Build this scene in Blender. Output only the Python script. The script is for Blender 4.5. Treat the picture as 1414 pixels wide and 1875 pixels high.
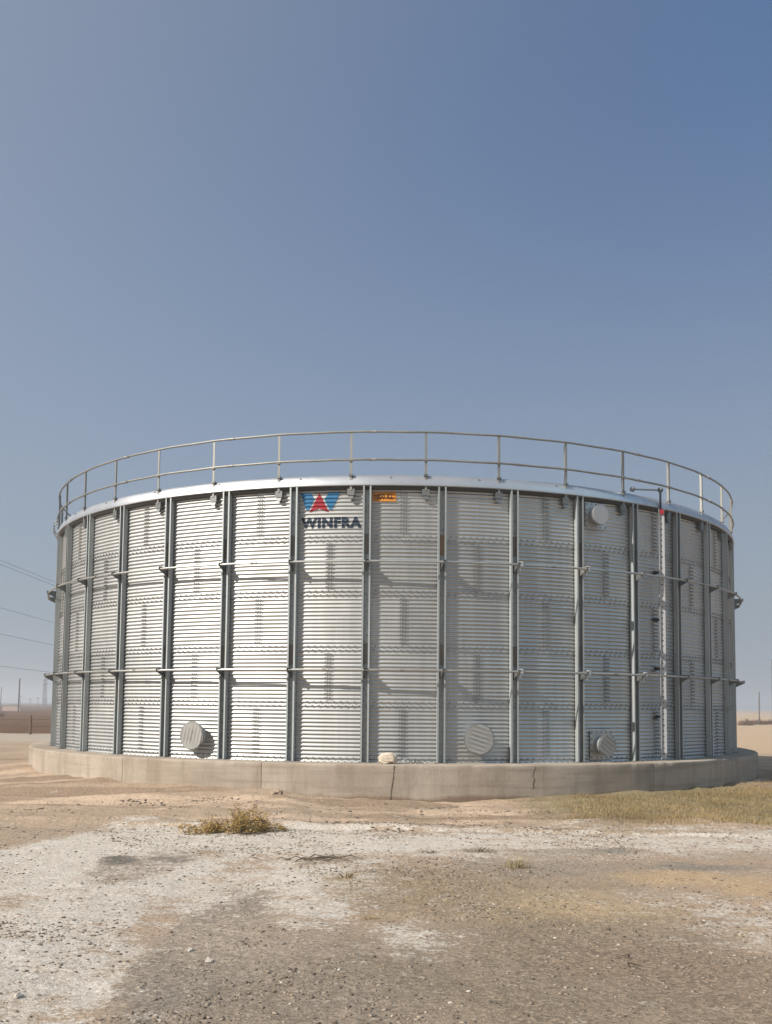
import bpy, bmesh, math, random
import numpy as np
from mathutils import Vector, Matrix

# ------------------------------------------------------------------ camera, sky, sun, exposure
S = bpy.context.scene
for o in list(bpy.data.objects):
    bpy.data.objects.remove(o)
COL = S.collection
EYE = 1.61
cd = bpy.data.cameras.new('camera'); cam = bpy.data.objects.new('camera', cd); COL.objects.link(cam)
cd.sensor_width = 36; cd.sensor_fit = 'AUTO'; cd.lens = 1723.1 / 1875 * 36
cd.shift_y = 230.43 / 1875; cd.clip_start = 0.05; cd.clip_end = 9000
cam.matrix_world = Matrix.Translation((0, 0, EYE)) @ Matrix.Rotation(math.pi/2 + 0.0716, 4, 'X') @ Matrix.Rotation(0.0098, 4, 'Z')
S.camera = cam
SUN_AZ = math.radians(-59.5)      # from -Y (towards the camera), negative = to the left
SUN_EL = math.radians(37)
sdir = Vector((math.sin(SUN_AZ)*math.cos(SUN_EL), -math.cos(SUN_AZ)*math.cos(SUN_EL), math.sin(SUN_EL)))
w = bpy.data.worlds.new('World'); S.world = w; w.use_nodes = True
nt = w.node_tree; nt.nodes.clear()
sky = nt.nodes.new('ShaderNodeTexSky'); sky.sky_type = 'NISHITA'; sky.sun_disc = False
sky.sun_elevation = SUN_EL; sky.sun_rotation = -math.atan2(sdir.x, sdir.y)
sky.altitude = 100; sky.air_density = 1.0; sky.dust_density = 2.0; sky.ozone_density = 3.0
bg = nt.nodes.new('ShaderNodeBackground'); bg.inputs['Strength'].default_value = 0.085
wo = nt.nodes.new('ShaderNodeOutputWorld')
gm = nt.nodes.new('ShaderNodeNewGeometry'); dp = nt.nodes.new('ShaderNodeVectorMath'); dp.operation = 'DOT_PRODUCT'
nt.links.new(gm.outputs['Incoming'], dp.inputs[0]); dp.inputs[1].default_value = tuple(-sdir)   # cosine of the angle to the sun
mr = nt.nodes.new('ShaderNodeMapRange'); mr.interpolation_type = 'SMOOTHSTEP'
for q_, v_ in (('From Min', -0.40), ('From Max', 0.80), ('To Min', 0.0), ('To Max', 0.85)): mr.inputs[q_].default_value = v_
nt.links.new(dp.outputs['Value'], mr.inputs['Value'])
mu = nt.nodes.new('ShaderNodeMix'); mu.data_type = 'RGBA'; mu.blend_type = 'MULTIPLY'; mu.inputs[0].default_value = 1; mu.inputs[7].default_value = (0.34, 0.61, 0.82, 1)
nt.links.new(sky.outputs[0], mu.inputs[6])
mx = nt.nodes.new('ShaderNodeMix'); mx.data_type = 'RGBA'; mx.inputs[7].default_value = (2.85, 3.2, 3.6, 1)     # dusty aureole side
nt.links.new(mr.outputs[0], mx.inputs[0]); nt.links.new(mu.outputs[2], mx.inputs[6])
sz = nt.nodes.new('ShaderNodeSeparateXYZ'); nt.links.new(gm.outputs['Incoming'], sz.inputs[0])
mh = nt.nodes.new('ShaderNodeMapRange'); mh.interpolation_type = 'SMOOTHSTEP'
for q_, v_ in (('From Min', 0.0), ('From Max', -0.72), ('To Min', 0.9), ('To Max', 0.0)): mh.inputs[q_].default_value = v_
nt.links.new(sz.outputs['Z'], mh.inputs['Value'])
hz = nt.nodes.new('ShaderNodeMix'); hz.data_type = 'RGBA'; hz.inputs[7].default_value = (2.38, 2.66, 3.0, 1)          # dusty air towards the horizon
nt.links.new(mh.outputs[0], hz.inputs[0]); nt.links.new(mx.outputs[2], hz.inputs[6])
nt.links.new(hz.outputs[2], bg.inputs[0]); nt.links.new(bg.outputs[0], wo.inputs[0])
sl = bpy.data.lights.new('sun', 'SUN'); sl.energy = 4.3; sl.angle = math.radians(0.6); sl.color = (1.0, 0.945, 0.87)
so = bpy.data.objects.new('sun', sl); COL.objects.link(so); so.location = (-40, -20, 60)
so.rotation_euler = sdir.to_track_quat('Z', 'Y').to_euler()
S.view_settings.view_transform = 'Standard'; S.view_settings.look = 'None'
S.view_settings.exposure = 0.7; S.view_settings.gamma = 1.0; S.view_settings.use_curve_mapping = False

random.seed(7); RNG = np.random.default_rng(7)
PI = math.pi; sin = math.sin; cos = math.cos
TC = (0.188, 23.742)            # tank centre
R = 8.0; NS = 40; DT = 2*PI/NS; TH0 = -0.0654; TP0 = -0.1000
RC = 8.533; CTOP = 0.661; WALLH = 4.67; COURSES = 5; CH = WALLH/COURSES; PITCH = CH/14; AMP = 0.0088

# ------------------------------------------------------------------ materials
def M(name):
    m = bpy.data.materials.new(name); m.use_nodes = True
    n = m.node_tree; b = n.nodes['Principled BSDF']
    return m, n, b
def node(n, t, **kw):
    x = n.nodes.new(t)
    for k, v in kw.items():
        if k in x.inputs: x.inputs[k].default_value = v
        else: setattr(x, k, v)
    return x
def noise(n, vec, scale, detail=4, rough=0.55):
    x = node(n, 'ShaderNodeTexNoise'); x.inputs['Scale'].default_value = scale
    x.inputs['Detail'].default_value = detail; x.inputs['Roughness'].default_value = rough
    n.links.new(vec, x.inputs['Vector']); return x.outputs['Fac']
def coords(n, scale=(1, 1, 1), world=False):
    if world:
        g = node(n, 'ShaderNodeNewGeometry').outputs['Position']
    else:
        g = node(n, 'ShaderNodeTexCoord').outputs['Object']
    mp = node(n, 'ShaderNodeMapping'); mp.inputs['Scale'].default_value = scale
    n.links.new(g, mp.inputs['Vector']); return mp.outputs['Vector']
def mrange(n, v, a, b, c, d):
    x = node(n, 'ShaderNodeMapRange'); n.links.new(v, x.inputs['Value'])
    for i, q in zip(('From Min', 'From Max', 'To Min', 'To Max'), (a, b, c, d)): x.inputs[i].default_value = q
    return x.outputs['Result']
def math_(n, op, a, b):
    x = node(n, 'ShaderNodeMath', operation=op)
    for i, q in enumerate((a, b)):
        if isinstance(q, (int, float)): x.inputs[i].default_value = q
        else: n.links.new(q, x.inputs[i])
    return x.outputs[0]
def mixc(n, f, a, b, mode='MIX'):
    x = node(n, 'ShaderNodeMix', data_type='RGBA', blend_type=mode)
    for i, q in ((0, f), (6, a), (7, b)):
        if isinstance(q, (int, float)): x.inputs[i].default_value = q
        elif isinstance(q, tuple): x.inputs[i].default_value = (*q, 1) if len(q) == 3 else q
        else: n.links.new(q, x.inputs[i])
    return x.outputs[2]
def bump(n, b, h, strength, dist):
    x = node(n, 'ShaderNodeBump'); x.inputs['Strength'].default_value = strength; x.inputs['Distance'].default_value = dist
    n.links.new(h, x.inputs['Height']); n.links.new(x.outputs[0], b.inputs['Normal'])

def galv(name, col, rough, metal=0.9, var=0.12, streak=True, rust=0.0, dust=0.25):
    m, n, b = M(name)
    p = coords(n, (1, 1, 1), True)
    lo = noise(n, p, 1.3, 5, 0.6)
    st = noise(n, coords(n, (9, 9, 0.5), True), 1.0, 4, 0.6)
    oi = node(n, 'ShaderNodeObjectInfo').outputs['Random']
    v = math_(n, 'ADD', math_(n, 'MULTIPLY', math_(n, 'SUBTRACT', st, 0.5), var*2.2), math_(n, 'MULTIPLY', math_(n, 'SUBTRACT', oi, 0.5), var))
    v = math_(n, 'ADD', v, 1.0)
    c = mixc(n, 1.0, col, v, 'MULTIPLY')
    c = mixc(n, mrange(n, lo, 0.52, 0.75, 0, dust), c, (0.50, 0.44, 0.36))
    if rust:
        rn = noise(n, coords(n, (6, 6, 2.0), True), 1.0, 6, 0.7)
        c = mixc(n, mrange(n, rn, 0.60, 0.70, 0, rust), c, (0.23, 0.13, 0.07))
    n.links.new(c, b.inputs['Base Color'])
    b.inputs['Metallic'].default_value = metal
    r = mrange(n, lo, 0.3, 0.7, rough-0.05, rough+0.08)
    n.links.new(r, b.inputs['Roughness'])
    sp = noise(n, p, 55, 3, 0.6)
    bump(n, b, sp, 0.10, 0.004)
    return m
MAT = {}
MAT['sheet'] = galv('galvanised_sheet', (0.435, 0.44, 0.43), 0.51, 0.95, 0.17, dust=0.06)
MAT['post'] = galv('galvanised_post', (0.36, 0.385, 0.38), 0.55, 0.40, 0.30, rust=0.4)
MAT['splice'] = galv('weathered_splice', (0.16, 0.145, 0.125), 0.6, 0.3, 0.3, rust=0.6)
MAT['rustsplice'] = galv('rusty_splice', (0.24, 0.15, 0.085), 0.7, 0.3, 0.3, rust=0.8)
MAT['pipe'] = galv('galvanised_pipe', (0.24, 0.235, 0.21), 0.48, 0.5, 0.25, rust=0.35)
MAT['hoop'] = galv('hoop_steel', (0.33, 0.33, 0.31), 0.46, 0.6, 0.2, rust=0.3)
MAT['bracket'] = galv('bracket_steel', (0.17, 0.175, 0.17), 0.5, 0.7, 0.25, rust=0.2)
MAT['clamp'] = galv('pale_clamp', (0.50, 0.51, 0.50), 0.5, 0.4, 0.1)
MAT['bolt'] = galv('bolt_steel', (0.22, 0.22, 0.22), 0.5, 0.7, 0.2, rust=0.2)
MAT['eave'] = galv('eave_flashing', (0.42, 0.43, 0.445), 0.42, 0.7, 0.05, dust=0.12)
MAT['cover'] = galv('cover_sheet', (0.30, 0.295, 0.275), 0.55, 0.4, 0.08)
MAT['gauge'] = galv('gauge_board', (0.40, 0.40, 0.40), 0.55, 0.25, 0.08)

def plain(name, col, rough=0.6, metal=0.0, var=0.15, scale=30):
    m, n, b = M(name)
    f = noise(n, coords(n, (1, 1, 1), True), scale, 4, 0.6)
    c = mixc(n, 1.0, col, mrange(n, f, 0.25, 0.75, 1-var, 1+var), 'MULTIPLY')
    n.links.new(c, b.inputs['Base Color'])
    b.inputs['Roughness'].default_value = rough; b.inputs['Metallic'].default_value = metal
    return m
MAT['eave_shade'] = plain('top_angle_eave_shade', (0.035, 0.033, 0.028), 0.8)  # near-black colour paints the shade under the eave
MAT['black'] = plain('black_paint', (0.012, 0.016, 0.02), 0.45)
MAT['red'] = plain('red_paint', (0.26, 0.006, 0.016), 0.8)
MAT['blue'] = plain('blue_paint', (0.010, 0.115, 0.24), 0.7)
MAT['navy'] = plain('navy_paint', (0.006, 0.018, 0.035), 0.7)
MAT['orange'] = plain('orange_sign', (0.46, 0.175, 0.008), 0.7)
MAT['signtext'] = plain('sign_print', (0.03, 0.012, 0.008), 0.5)
MAT['sack'] = plain('sack_cloth', (0.52, 0.43, 0.34), 0.9, 0, 0.25, 14)
MAT['wire'] = plain('grey_wire', (0.30, 0.30, 0.29), 0.5, 0.5)
MAT['polewood'] = plain('pole_wood', (0.10, 0.085, 0.075), 0.8, 0, 0.2, 3)
MAT['fencepost'] = plain('fence_wood', (0.13, 0.075, 0.045), 0.85, 0, 0.2, 8)
MAT['lattice'] = plain('lattice_steel', (0.22, 0.20, 0.20), 0.6, 0.2)
MAT['line'] = plain('line_cable', (0.16, 0.16, 0.165), 0.6, 0.2)
MAT['building'] = plain('far_render', (0.40, 0.30, 0.25), 0.9)
MAT['twig'] = plain('dry_twig', (0.10, 0.075, 0.05), 0.9)

def vcol(name, rough=0.9, transl=0.0, attr='col'):
    m, n, b = M(name)
    a = node(n, 'ShaderNodeAttribute', attribute_name=attr)
    n.links.new(a.outputs['Color'], b.inputs['Base Color']); b.inputs['Roughness'].default_value = rough
    b.inputs['Specular IOR Level'].default_value = 0.2
    return m
MAT['straw'] = vcol('dry_plant')
MAT['stone'] = vcol('loose_stone')

def concrete_mat():
    m, n, b = M('foundation_concrete')
    p = coords(n, (1, 1, 1), True)
    big = noise(n, p, 0.9, 6, 0.62)
    fine = noise(n, p, 26, 6, 0.7)
    streak = noise(n, coords(n, (3.2, 3.2, 0.35), True), 1.0, 5, 0.65)
    hor = noise(n, coords(n, (0.5, 0.5, 9), True), 1.0, 4, 0.6)
    oi = node(n, 'ShaderNodeObjectInfo').outputs['Random']
    c = mixc(n, mrange(n, big, 0.3, 0.7, 0, 1), (0.27, 0.22, 0.17), (0.385, 0.325, 0.262))
    c = mixc(n, mrange(n, streak, 0.48, 0.68, 0, 0.6), c, (0.195, 0.155, 0.115))
    c = mixc(n, mrange(n, hor, 0.50, 0.68, 0, 0.55), c, (0.21, 0.17, 0.13))
    # damp, dirt-splashed foot with an uneven upper edge
    g = node(n, 'ShaderNodeNewGeometry'); sp = node(n, 'ShaderNodeSeparateXYZ'); n.links.new(g.outputs['Position'], sp.inputs[0])
    zz = math_(n, 'ADD', sp.outputs['Z'], math_(n, 'MULTIPLY', math_(n, 'SUBTRACT', big, 0.5), 0.30))
    c = mixc(n, mrange(n, zz, 0.13, 0.19, 0.8, 0.0), c, (0.16, 0.108, 0.066))
    pit = noise(n, p, 60, 3, 0.5)
    c = mixc(n, mrange(n, pit, 0.66, 0.72, 0, 0.5), c, (0.17, 0.145, 0.12))
    v = math_(n, 'ADD', math_(n, 'MULTIPLY', fine, 0.35), math_(n, 'MULTIPLY', oi, 0.10))
    c = mixc(n, 1.0, c, math_(n, 'ADD', v, 0.78), 'MULTIPLY')
    n.links.new(c, b.inputs['Base Color']); b.inputs['Roughness'].default_value = 0.92
    b.inputs['Specular IOR Level'].default_value = 0.25
    bump(n, b, fine, 0.5, 0.012)
    return m
MAT['concrete'] = concrete_mat()

def ground_mat():
    m, n, b = M('desert_ground')
    p = coords(n, (1, 1, 1), True)
    a = node(n, 'ShaderNodeAttribute', attribute_name='soil').outputs['Color']
    k = node(n, 'ShaderNodeAttribute', attribute_name='mask')
    s = node(n, 'ShaderNodeSeparateColor'); n.links.new(k.outputs['Color'], s.inputs[0])
    n1 = noise(n, p, 3.5, 8, 0.72)
    n2 = noise(n, p, 28, 6, 0.7)
    n3 = noise(n, p, 110, 4, 0.65)
    n4 = noise(n, coords(n, (1.4, 5.0, 1), True), 1.6, 6, 0.65)
    nn = math_(n, 'ADD', math_(n, 'MULTIPLY', math_(n, 'SUBTRACT', n1, 0.5), 2.1),
               math_(n, 'ADD', math_(n, 'MULTIPLY', math_(n, 'SUBTRACT', n2, 0.5), 1.3), math_(n, 'MULTIPLY', math_(n, 'SUBTRACT', n4, 0.5), 1.3)))
    sm = math_(n, 'ADD', s.outputs['Red'], nn)
    salt = mrange(n, sm, 0.34, 0.78, 0, 0.94)
    c = mixc(n, mrange(n, n1, 0.35, 0.7, 0, 0.5), a, mixc(n, 1.0, a, (0.74, 0.70, 0.66), 'MULTIPLY'))
    sc = mixc(n, mrange(n, n4, 0.3, 0.7, 0, 1), (0.63, 0.575, 0.505), (0.47, 0.41, 0.34))
    c = mixc(n, salt, c, sc)
    # gravelly speckle
    vo = node(n, 'ShaderNodeTexVoronoi'); vo.inputs['Scale'].default_value = 42; n.links.new(p, vo.inputs['Vector'])
    vc = node(n, 'ShaderNodeSeparateColor'); n.links.new(vo.outputs['Color'], vc.inputs[0])
    spk = math_(n, 'MULTIPLY', mrange(n, vc.outputs['Red'], 0.0, 1.0, -0.32, 0.32), s.outputs['Green'])
    n5 = noise(n, coords(n, (22, 34, 22), True), 1.0, 5, 0.75)
    n6 = noise(n, coords(n, (5, 7.5, 5), True), 1.0, 4, 0.6)
    dk = math_(n, 'MULTIPLY', mrange(n, n5, 0.57, 0.65, 0, 0.7), mrange(n, n6, 0.42, 0.62, 0.1, 1.0))
    c = mixc(n, dk, c, mixc(n, 1.0, c, (0.42, 0.36, 0.30), 'MULTIPLY'))
    n7 = noise(n, coords(n, (30, 40, 30), True), 1.0, 4, 0.7)
    c = mixc(n, math_(n, 'MULTIPLY', mrange(n, n7, 0.61, 0.66, 0, 0.7), s.outputs['Green']), c, (0.47, 0.43, 0.37))
    val = math_(n, 'ADD', 1.0, spk)
    val = math_(n, 'ADD', val, mrange(n, n2, 0.25, 0.75, -0.24, 0.24))
    val = math_(n, 'ADD', val, mrange(n, n3, 0.25, 0.75, -0.22, 0.22))
    c = mixc(n, 1.0, c, val, 'MULTIPLY')
    n.links.new(c, b.inputs['Base Color']); b.inputs['Roughness'].default_value = 0.95
    b.inputs['Specular IOR Level'].default_value = 0.15
    h = math_(n, 'ADD', math_(n, 'ADD', math_(n, 'MULTIPLY', n2, 0.7), math_(n, 'MULTIPLY', n3, 0.3)), math_(n, 'ADD', math_(n, 'MULTIPLY', n1, 0.8), math_(n, 'MULTIPLY', n5, 0.6)))
    bump(n, b, h, 0.75, 0.035)
    return m
MAT['ground'] = ground_mat()

# ------------------------------------------------------------------ mesh helpers
def mesh(name, V, F, smooth=False):
    me = bpy.data.meshes.new(name); me.from_pydata([tuple(v) for v in V], [], [tuple(f) for f in F]); me.update()
    if smooth: me.polygons.foreach_set('use_smooth', [True]*len(me.polygons))
    return me
def add(name, me, mat, parent=None, loc=(0, 0, 0), rz=0.0):
    o = bpy.data.objects.new(name, me); COL.objects.link(o)
    if me is not None and mat is not None and not me.materials: me.materials.append(MAT[mat] if isinstance(mat, str) else mat)
    if parent: o.parent = parent
    o.location = loc; o.rotation_euler = (0, 0, rz); return o
def tag(o, label=None, cat=None, group=None, kind=None):
    for k, v in (('label', label), ('category', cat), ('group', group), ('kind', kind)):
        if v: o[k] = v
    return o
class B:
    def __init__(s): s.V = []; s.F = []
    def quad_grid(s, P):                    # P [i][j] points
        n0 = len(s.V); a, b = len(P), len(P[0])
        for r_ in P: s.V += [tuple(q) for q in r_]
        for i in range(a-1):
            for j in range(b-1):
                k = n0 + i*b + j; s.F.append((k, k+1, k+b+1, k+b))
    def box(s, c, h, rot=None):
        n0 = len(s.V); c = Vector(c)
        for z in (-1, 1):
            for x, y in ((-1, -1), (1, -1), (1, 1), (-1, 1)):
                v = Vector((x*h[0], y*h[1], z*h[2]))
                if rot: v = rot @ v
                s.V.append(tuple(c+v))
        for f in ((3, 2, 1, 0), (4, 5, 6, 7), (0, 1, 5, 4), (1, 2, 6, 5), (2, 3, 7, 6), (3, 0, 4, 7)):
            s.F.append(tuple(n0+q for q in f))
    def prism(s, pts, ext):                 # polygon points (3D) extruded by vector ext
        n0 = len(s.V); n = len(pts); e = Vector(ext)
        s.V += [tuple(Vector(p)) for p in pts] + [tuple(Vector(p)+e) for p in pts]
        s.F.append(tuple(n0+i for i in reversed(range(n)))); s.F.append(tuple(n0+n+i for i in range(n)))
        for i in range(n):
            j = (i+1) % n; s.F.append((n0+i, n0+j, n0+n+j, n0+n+i))
    def tube(s, pts, r, n=8, closed=False, cap=True):
        pts = [Vector(p) for p in pts]; m = len(pts); n0 = len(s.V)
        for i, p in enumerate(pts):
            if closed: t = pts[(i+1) % m] - pts[i-1]
            else: t = pts[min(i+1, m-1)] - pts[max(i-1, 0)]
            t.normalize(); up = Vector((0, 0, 1)) if abs(t.z) < 0.95 else Vector((1, 0, 0))
            a = t.cross(up).normalized(); b = t.cross(a).normalized()
            rr = r[i] if isinstance(r, (list, tuple)) else r
            for k in range(n):
                q = 2*PI*k/n; s.V.append(tuple(p + a*cos(q)*rr + b*sin(q)*rr))
        for i in range(m if closed else m-1):
            i2 = (i+1) % m
            for k in range(n):
                k2 = (k+1) % n; s.F.append((n0+i*n+k, n0+i2*n+k, n0+i2*n+k2, n0+i*n+k2))
        if cap and not closed:
            s.F.append(tuple(n0+k for k in range(n))); s.F.append(tuple(n0+(m-1)*n+k for k in reversed(range(n))))
    def lathe(s, prof, n=24, axis_o=(0, 0, 0), ax=(0, 0, 1)):   # prof: (r, h) along axis
        ax = Vector(ax).normalized(); o = Vector(axis_o)
        up = Vector((0, 0, 1)) if abs(ax.z) < 0.9 else Vector((1, 0, 0))
        a = ax.cross(up).normalized(); b = ax.cross(a).normalized(); n0 = len(s.V)
        for r_, h in prof:
            for k in range(n):
                q = 2*PI*k/n; s.V.append(tuple(o + ax*h + a*cos(q)*r_ + b*sin(q)*r_))
        for i in range(len(prof)-1):
            for k in range(n):
                k2 = (k+1) % n; s.F.append((n0+i*n+k, n0+i*n+k2, n0+(i+1)*n+k2, n0+(i+1)*n+k))
        s.F.append(tuple(n0+k for k in reversed(range(n)))); s.F.append(tuple(n0+(len(prof)-1)*n+k for k in range(n)))
    def mesh(s, name, smooth=False):
        me = mesh(name, s.V, s.F, smooth)
        return me
def fixn(me):
    bm = bmesh.new(); bm.from_mesh(me); bmesh.ops.recalc_face_normals(bm, faces=bm.faces); bm.to_mesh(me); bm.free(); return me
def autosmooth(me, ang=35):
    me.polygons.foreach_set('use_smooth', [True]*len(me.polygons))
    me.set_sharp_from_angle(angle=math.radians(ang)); return me
def P3(r, th, z): return (r*sin(th), -r*cos(th), z)

# numpy value noise
def vnoise(x, y, seed=0):
    xi = np.floor(x).astype(np.int64); yi = np.floor(y).astype(np.int64); fx = x-xi; fy = y-yi
    fx = fx*fx*fx*(fx*(fx*6-15)+10); fy = fy*fy*fy*(fy*(fy*6-15)+10)
    def h(a, b):
        q = (a*374761393 + b*668265263 + seed*974634777) & 0xFFFFFFFF
        q = ((q ^ (q >> 13)) * 1274126177) & 0xFFFFFFFF
        q = q ^ (q >> 16)
        return (q & 0xFFFFFF)/float(0xFFFFFF)
    return (h(xi, yi)*(1-fx)+h(xi+1, yi)*fx)*(1-fy) + (h(xi, yi+1)*(1-fx)+h(xi+1, yi+1)*fx)*fy
def fbm(x, y, oct=5, seed=0, gain=0.5):
    s = 0; a = 1; t = 0
    for i in range(oct):
        s = s + a*vnoise(x*2**i, y*2**i, seed+i*17); t += a; a *= gain
    return s/t - 0.5
def sstep(a, b, x):
    t = np.clip((x-a)/(b-a), 0, 1); return t*t*(3-2*t)

# ------------------------------------------------------------------ ground
def axis_lines(a, b, step, lo, hi, grow=1.06):
    L = list(np.arange(a, b+1e-6, step)); d = step; x = L[-1]
    while x < hi: d = min(d*grow, 130); x += d; L.append(x)
    d = step; x = L[0]; left = []
    while x > lo: d = min(d*grow, 130); x -= d; left.append(x)
    return np.array(left[::-1]+L)
PATCHES = [   # kind (salt, no salt, gravel, soil), centre x y, radii, softness, strength, colour
    ('s', -2.99, 9.74, 1.66, 2.69, 0.25, 0.95, None),
    ('s', -2.28, 7.00, 0.80, 2.26, 0.4, 0.9, None),
    ('s', -1.75, 5.4, 0.45, 0.9, 0.5, 0.85, None),
    ('s', -0.91, 11.25, 2.27, 1.49, 0.35, 0.85, None),
    ('s', 2.28, 11.36, 2.9, 1.43, 0.3, 0.72, None),
    ('s', 2.58, 7.39, 1.00, 1.11, 0.5, 0.62, None),
    ('s', -1.05, 8.9, 1.1, 1.6, 0.5, 0.85, None),
    ('s', 0.30, 6.66, 0.42, 0.62, 0.8, 0.85, None),
    ('s', 1.17, 8.00, 1.92, 0.67, 0.6, 0.45, None),
    ('g', -1.20, 6.34, 0.33, 1.8, 0.35, 0.85, (0.265, 0.23, 0.19)),
    ('g', -2.41, 9.41, 0.37, 0.92, 0.35, 0.7, (0.3, 0.255, 0.205)),
    ('g', -0.24, 5.51, 0.95, 1.10, 0.4, 0.75, (0.27, 0.225, 0.175)),
    ('g', 1.44, 6.04, 1.36, 1.53, 0.4, 0.85, (0.285, 0.225, 0.16)),
    ('g', 0.73, 8.32, 1.21, 1.19, 0.4, 0.75, (0.32, 0.245, 0.16)),
    ('g', 1.63, 9.64, 0.84, 0.52, 0.4, 0.6, (0.3, 0.255, 0.205)),
    ('o', 3.14, 8.82, 0.86, 0.70, 0.4, 0.8, (0.47, 0.335, 0.2)),
    ('o', -1.02, 6.71, 0.56, 0.92, 0.5, 0.6, (0.4, 0.32, 0.245)),
    ('o', 1.69, 7.70, 0.70, 0.54, 0.5, 0.6, (0.46, 0.34, 0.21)),
    ('g', 1.70, 6.10, 0.69, 0.76, 0.4, 0.5, (0.3, 0.215, 0.15)),
    ('o', -1.83, 5.09, 0.20, 0.30, 0.5, 0.4, (0.38, 0.3, 0.22)),
    ('g', -2.72, 9.85, 0.22, 0.22, 0.3, 0.9, (0.17, 0.155, 0.135)),
    ('g', -2.15, 9.90, 0.30, 0.16, 0.5, 0.6, (0.20, 0.18, 0.155)),
    ('g', -0.55, 10.1, 0.35, 0.35, 0.5, 0.7, (0.27, 0.225, 0.165)),
    ('g', 1.9, 10.6, 0.75, 0.25, 0.5, 0.7, (0.36, 0.31, 0.25)),
    ('g', 4.3, 10.5, 0.9, 0.3, 0.5, 0.6, (0.42, 0.35, 0.27)),
    ('o', 0.4, 12.1, 0.9, 0.25, 0.5, 0.7, (0.40, 0.31, 0.23)),
    ('o', 3.0, 12.3, 1.1, 0.2, 0.5, 0.7, (0.34, 0.26, 0.18)),
    ('g', 2.60, 10.75, 0.28, 0.22, 0.4, 0.8, (0.25, 0.235, 0.20)),
    ('g', 3.15, 9.75, 0.45, 0.22, 0.4, 0.8, (0.25, 0.225, 0.19)),
    ('o', 6.2, 15.6, 3.6, 2.7, 0.12, 0.9, (0.22, 0.175, 0.095)),
]

def ground_height(X, Y):
    dx = X-TC[0]; dy = Y-TC[1]; rr = np.hypot(dx, dy); th = np.arctan2(dx, -dy)
    bank = 0.17*sstep(0.02, -0.30, th) + 0.13*sstep(0.20, 0.36, th) + 0.03
    w_ = 2.3 + 0.8*fbm(X*0.5, Y*0.5, 3, 5)
    H = bank*np.clip(1-(rr-RC)/w_, 0, 1)**1.1*(Y < 40)
    # crumbled lip where the soil bank ends on the salt pan
    lip = 12.35 + 0.5*fbm(X*0.7, X*0+3.1, 4, 9) - 0.05*X
    H = H + 0.035*sstep(lip-0.05, lip+0.05, Y)*sstep(16, 14, Y)
    # terraces / ripples on the bank
    rip = fbm(X*0.8, Y*3.2, 4, 21)
    H = H + 0.075*rip*sstep(12.0, 12.8, Y)*sstep(26, 20, Y)
    led = fbm(X*0.28, Y*1.1, 4, 23); H = H + 0.07*(1-np.abs(led)*7).clip(0, 1)*sstep(12.2, 12.7, Y)*sstep(24, 19, Y)
    H = H + 0.020*np.maximum(fbm(X*3.1, Y*7.5, 4, 27), 0)*sstep(12.2, 12.7, Y)*sstep(24, 19, Y)
    H = H + 0.012*fbm(X*14, Y*14, 3, 37, 0.6)*(np.hypot(X, Y) < 25)
    H = H + 0.030*fbm(X*1.1, Y*1.6, 5, 31) + 0.017*fbm(X*6, Y*6, 4, 33, 0.6)
    # far undulation
    far = sstep(18, 45, np.hypot(X, Y))
    H = H + far*(0.22*fbm(X*0.11, Y*0.42, 4, 47) + 0.55*fbm(X*0.05, Y*0.12, 4, 41) + 0.25*fbm(X*0.02, Y*0.02, 3, 44)) - 0.05*far
    # wheel track
    tr = np.exp(-((X+1.55-0.10*(Y-7))/0.55)**2)*sstep(10.4, 9.4, Y)
    H = H - 0.035*tr
    return H
def soft_ellipse(X, Y, cx, cy, rx, ry, soft, seed):
    wx = 1.7*rx*fbm(X/rx*0.9, Y/ry*0.9, 5, seed, 0.6); wy = 1.7*ry*fbm(X/rx*0.9+9, Y/ry*0.9, 5, seed+3, 0.6)
    d = np.sqrt(((X-cx+wx)/rx)**2+((Y-cy+wy)/ry)**2)
    return sstep(1.12+soft, 0.92-soft, d)
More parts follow.
